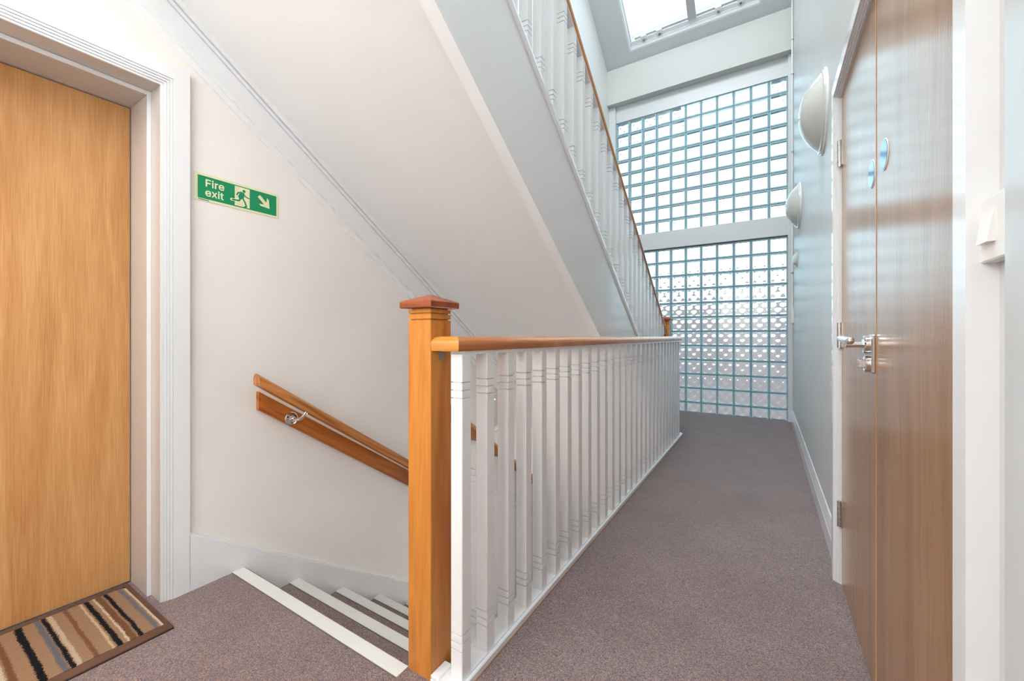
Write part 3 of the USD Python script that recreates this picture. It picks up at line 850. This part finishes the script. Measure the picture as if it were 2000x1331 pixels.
def bulkhead(x, y, z, r, sign, label, led=False):
    t = thing("bulkhead_lamp", label, "wall lamp", group=None)
    obj("base_ring", lathe_x([(0, r), (0.006, r), (0.010, r * 0.985), (0.012, r * 0.94), (0.012, r * 0.5)], x, y, z, 64, sign), "plastic_white", t, smooth=35)
    dome_p = [(0.010, r * 0.95), (0.018, r * 0.945), (0.022, r * 0.90)]
    for a in np.linspace(0, 1, 14):
        q = 1 - a
        dome_p.append((0.022 + 0.092 * (1 - q ** 2.3), max(r * 0.90 * q, 0.002)))
    obj("diffuser", lathe_x(dome_p, x, y, z, 64, sign), "lamp_opal", t, smooth=30)
    for s in (-1, 1):
        obj("clip", box(x + sign * 0.012, x + sign * 0.02, y - 0.008, y + 0.008, z + s * r * 0.965 - 0.006, z + s * r * 0.965 + 0.006, 0.001), "plastic_white", t)
    if led:
        obj("indicator", lathe_x([(0, 0.005), (0.004, 0.004)], x + sign * 0.036, y - 0.06, z + r * 0.75, 12, sign), "led_green", t, label="green indicator light")


bulkhead(WR, 2.80, 2.245, 0.222, -1, "large domed off-white bulkhead lamp on the right wall next to the door frame")
bulkhead(WR, 4.66, 2.237, 0.215, -1, "smaller looking domed bulkhead lamp on the right wall towards the glass blocks")
bulkhead(WL, 2.87, 0.365, 0.165, 1, "bulkhead lamp with green indicator low on the stairwell wall, seen between balusters", led=True)

# ------------------------------------------------------------------ switch, conduit, door discs, sensor
sw = thing("light_switch", "white rocker light switch at the right edge partly hidden by the wall pier", "light switch")
obj("plate", box(0.250, WR, 0.748, 0.833, 1.117, 1.202, 0.002), "plastic_white", sw)
rk = prism([(0.250, 1.140), (0.242, 1.140), (0.2485, 1.183), (0.250, 1.183)], "y", 0.772, 0.806)
obj("rocker", rk, "plastic_white", sw)
obj("screw", lathe_x([(0, 0.003), (0.001, 0.003)], 0.250, 0.8205, 1.158, 12), "screw_dark", sw)

cd = thing("conduit", "thin white cable conduit running up the far right corner to a small box", "conduit")
obj("pipe", tube([(0.2555, 5.70, 1.33), (0.2555, 5.70, 2.0), (0.2555, 5.70, 3.5), (0.2555, 5.70, 4.90)], 0.0095, 14), "plastic_white", cd, smooth=50)
obj("box", box(0.243, WR, 5.60, 5.735, 1.165, 1.345, 0.003), "plastic_white", cd)
for z in (1.75, 2.35, 3.15, 4.05, 4.45):
    obj("saddle", [tube([(0.2555, 5.70, z - 0.008), (0.2555, 5.70, z + 0.008)], 0.0125, 14), box(0.261, WR, 5.672, 5.728, z - 0.008, z + 0.008, 0.001)], "dull_metal", cd)

for y, z, lab in ((1.561, 1.490, "round blue door disc on the far leaf, left of the door joint"), (1.413, 1.491, "round blue door disc on the near leaf, right of the door joint")):
    t = thing("door_disc", lab, "door sign")
    obj("rim", lathe_x([(0, 0.041), (0.0016, 0.041), (0.0022, 0.0395), (0.0022, 0.02)], XF, y, z, 40), "disc_white", t)
    obj("disc", lathe_x([(0.001, 0.0385), (0.0026, 0.0385), (0.0028, 0.037), (0.0028, 0.01)], XF, y, z, 40), "blue_disc", t, label="glossy blue disc face")

sn = thing("wall_sensor", "small white round fixture on the right wall between the far lamp and the corner", "sensor")
obj("base", lathe_x([(0, 0.075), (0.008, 0.075), (0.012, 0.070), (0.012, 0.03)], WR, 5.05, 1.80, 40), "plastic_white", sn, smooth=30)
obj("dome", lathe_x([(0.011, 0.062)] + [(0.014 + 0.026 * math.sin(a), max(0.060 * math.cos(a), 0.001)) for a in np.linspace(0, math.pi / 2, 7)], WR, 5.05, 1.80, 40), "plastic_white", sn, smooth=40)

# ------------------------------------------------------------------ outdoors, seen only through the glass blocks
bb = thing("brick_building", "blurred pinkish brick building outside, seen through the lower glass blocks", "building")
obj("wall", box(-16, 14, 17.0, 17.4, -5.6, 1.72), "outdoor_brick", bb)
obj("coping", box(-16, 14, 16.95, 17.45, 1.72, 1.80, 0.01), "outdoor_paving", bb)
obj("ground", box(-40, 40, 6.3, 60, -5.8, -5.6), "outdoor_paving", kind="structure")
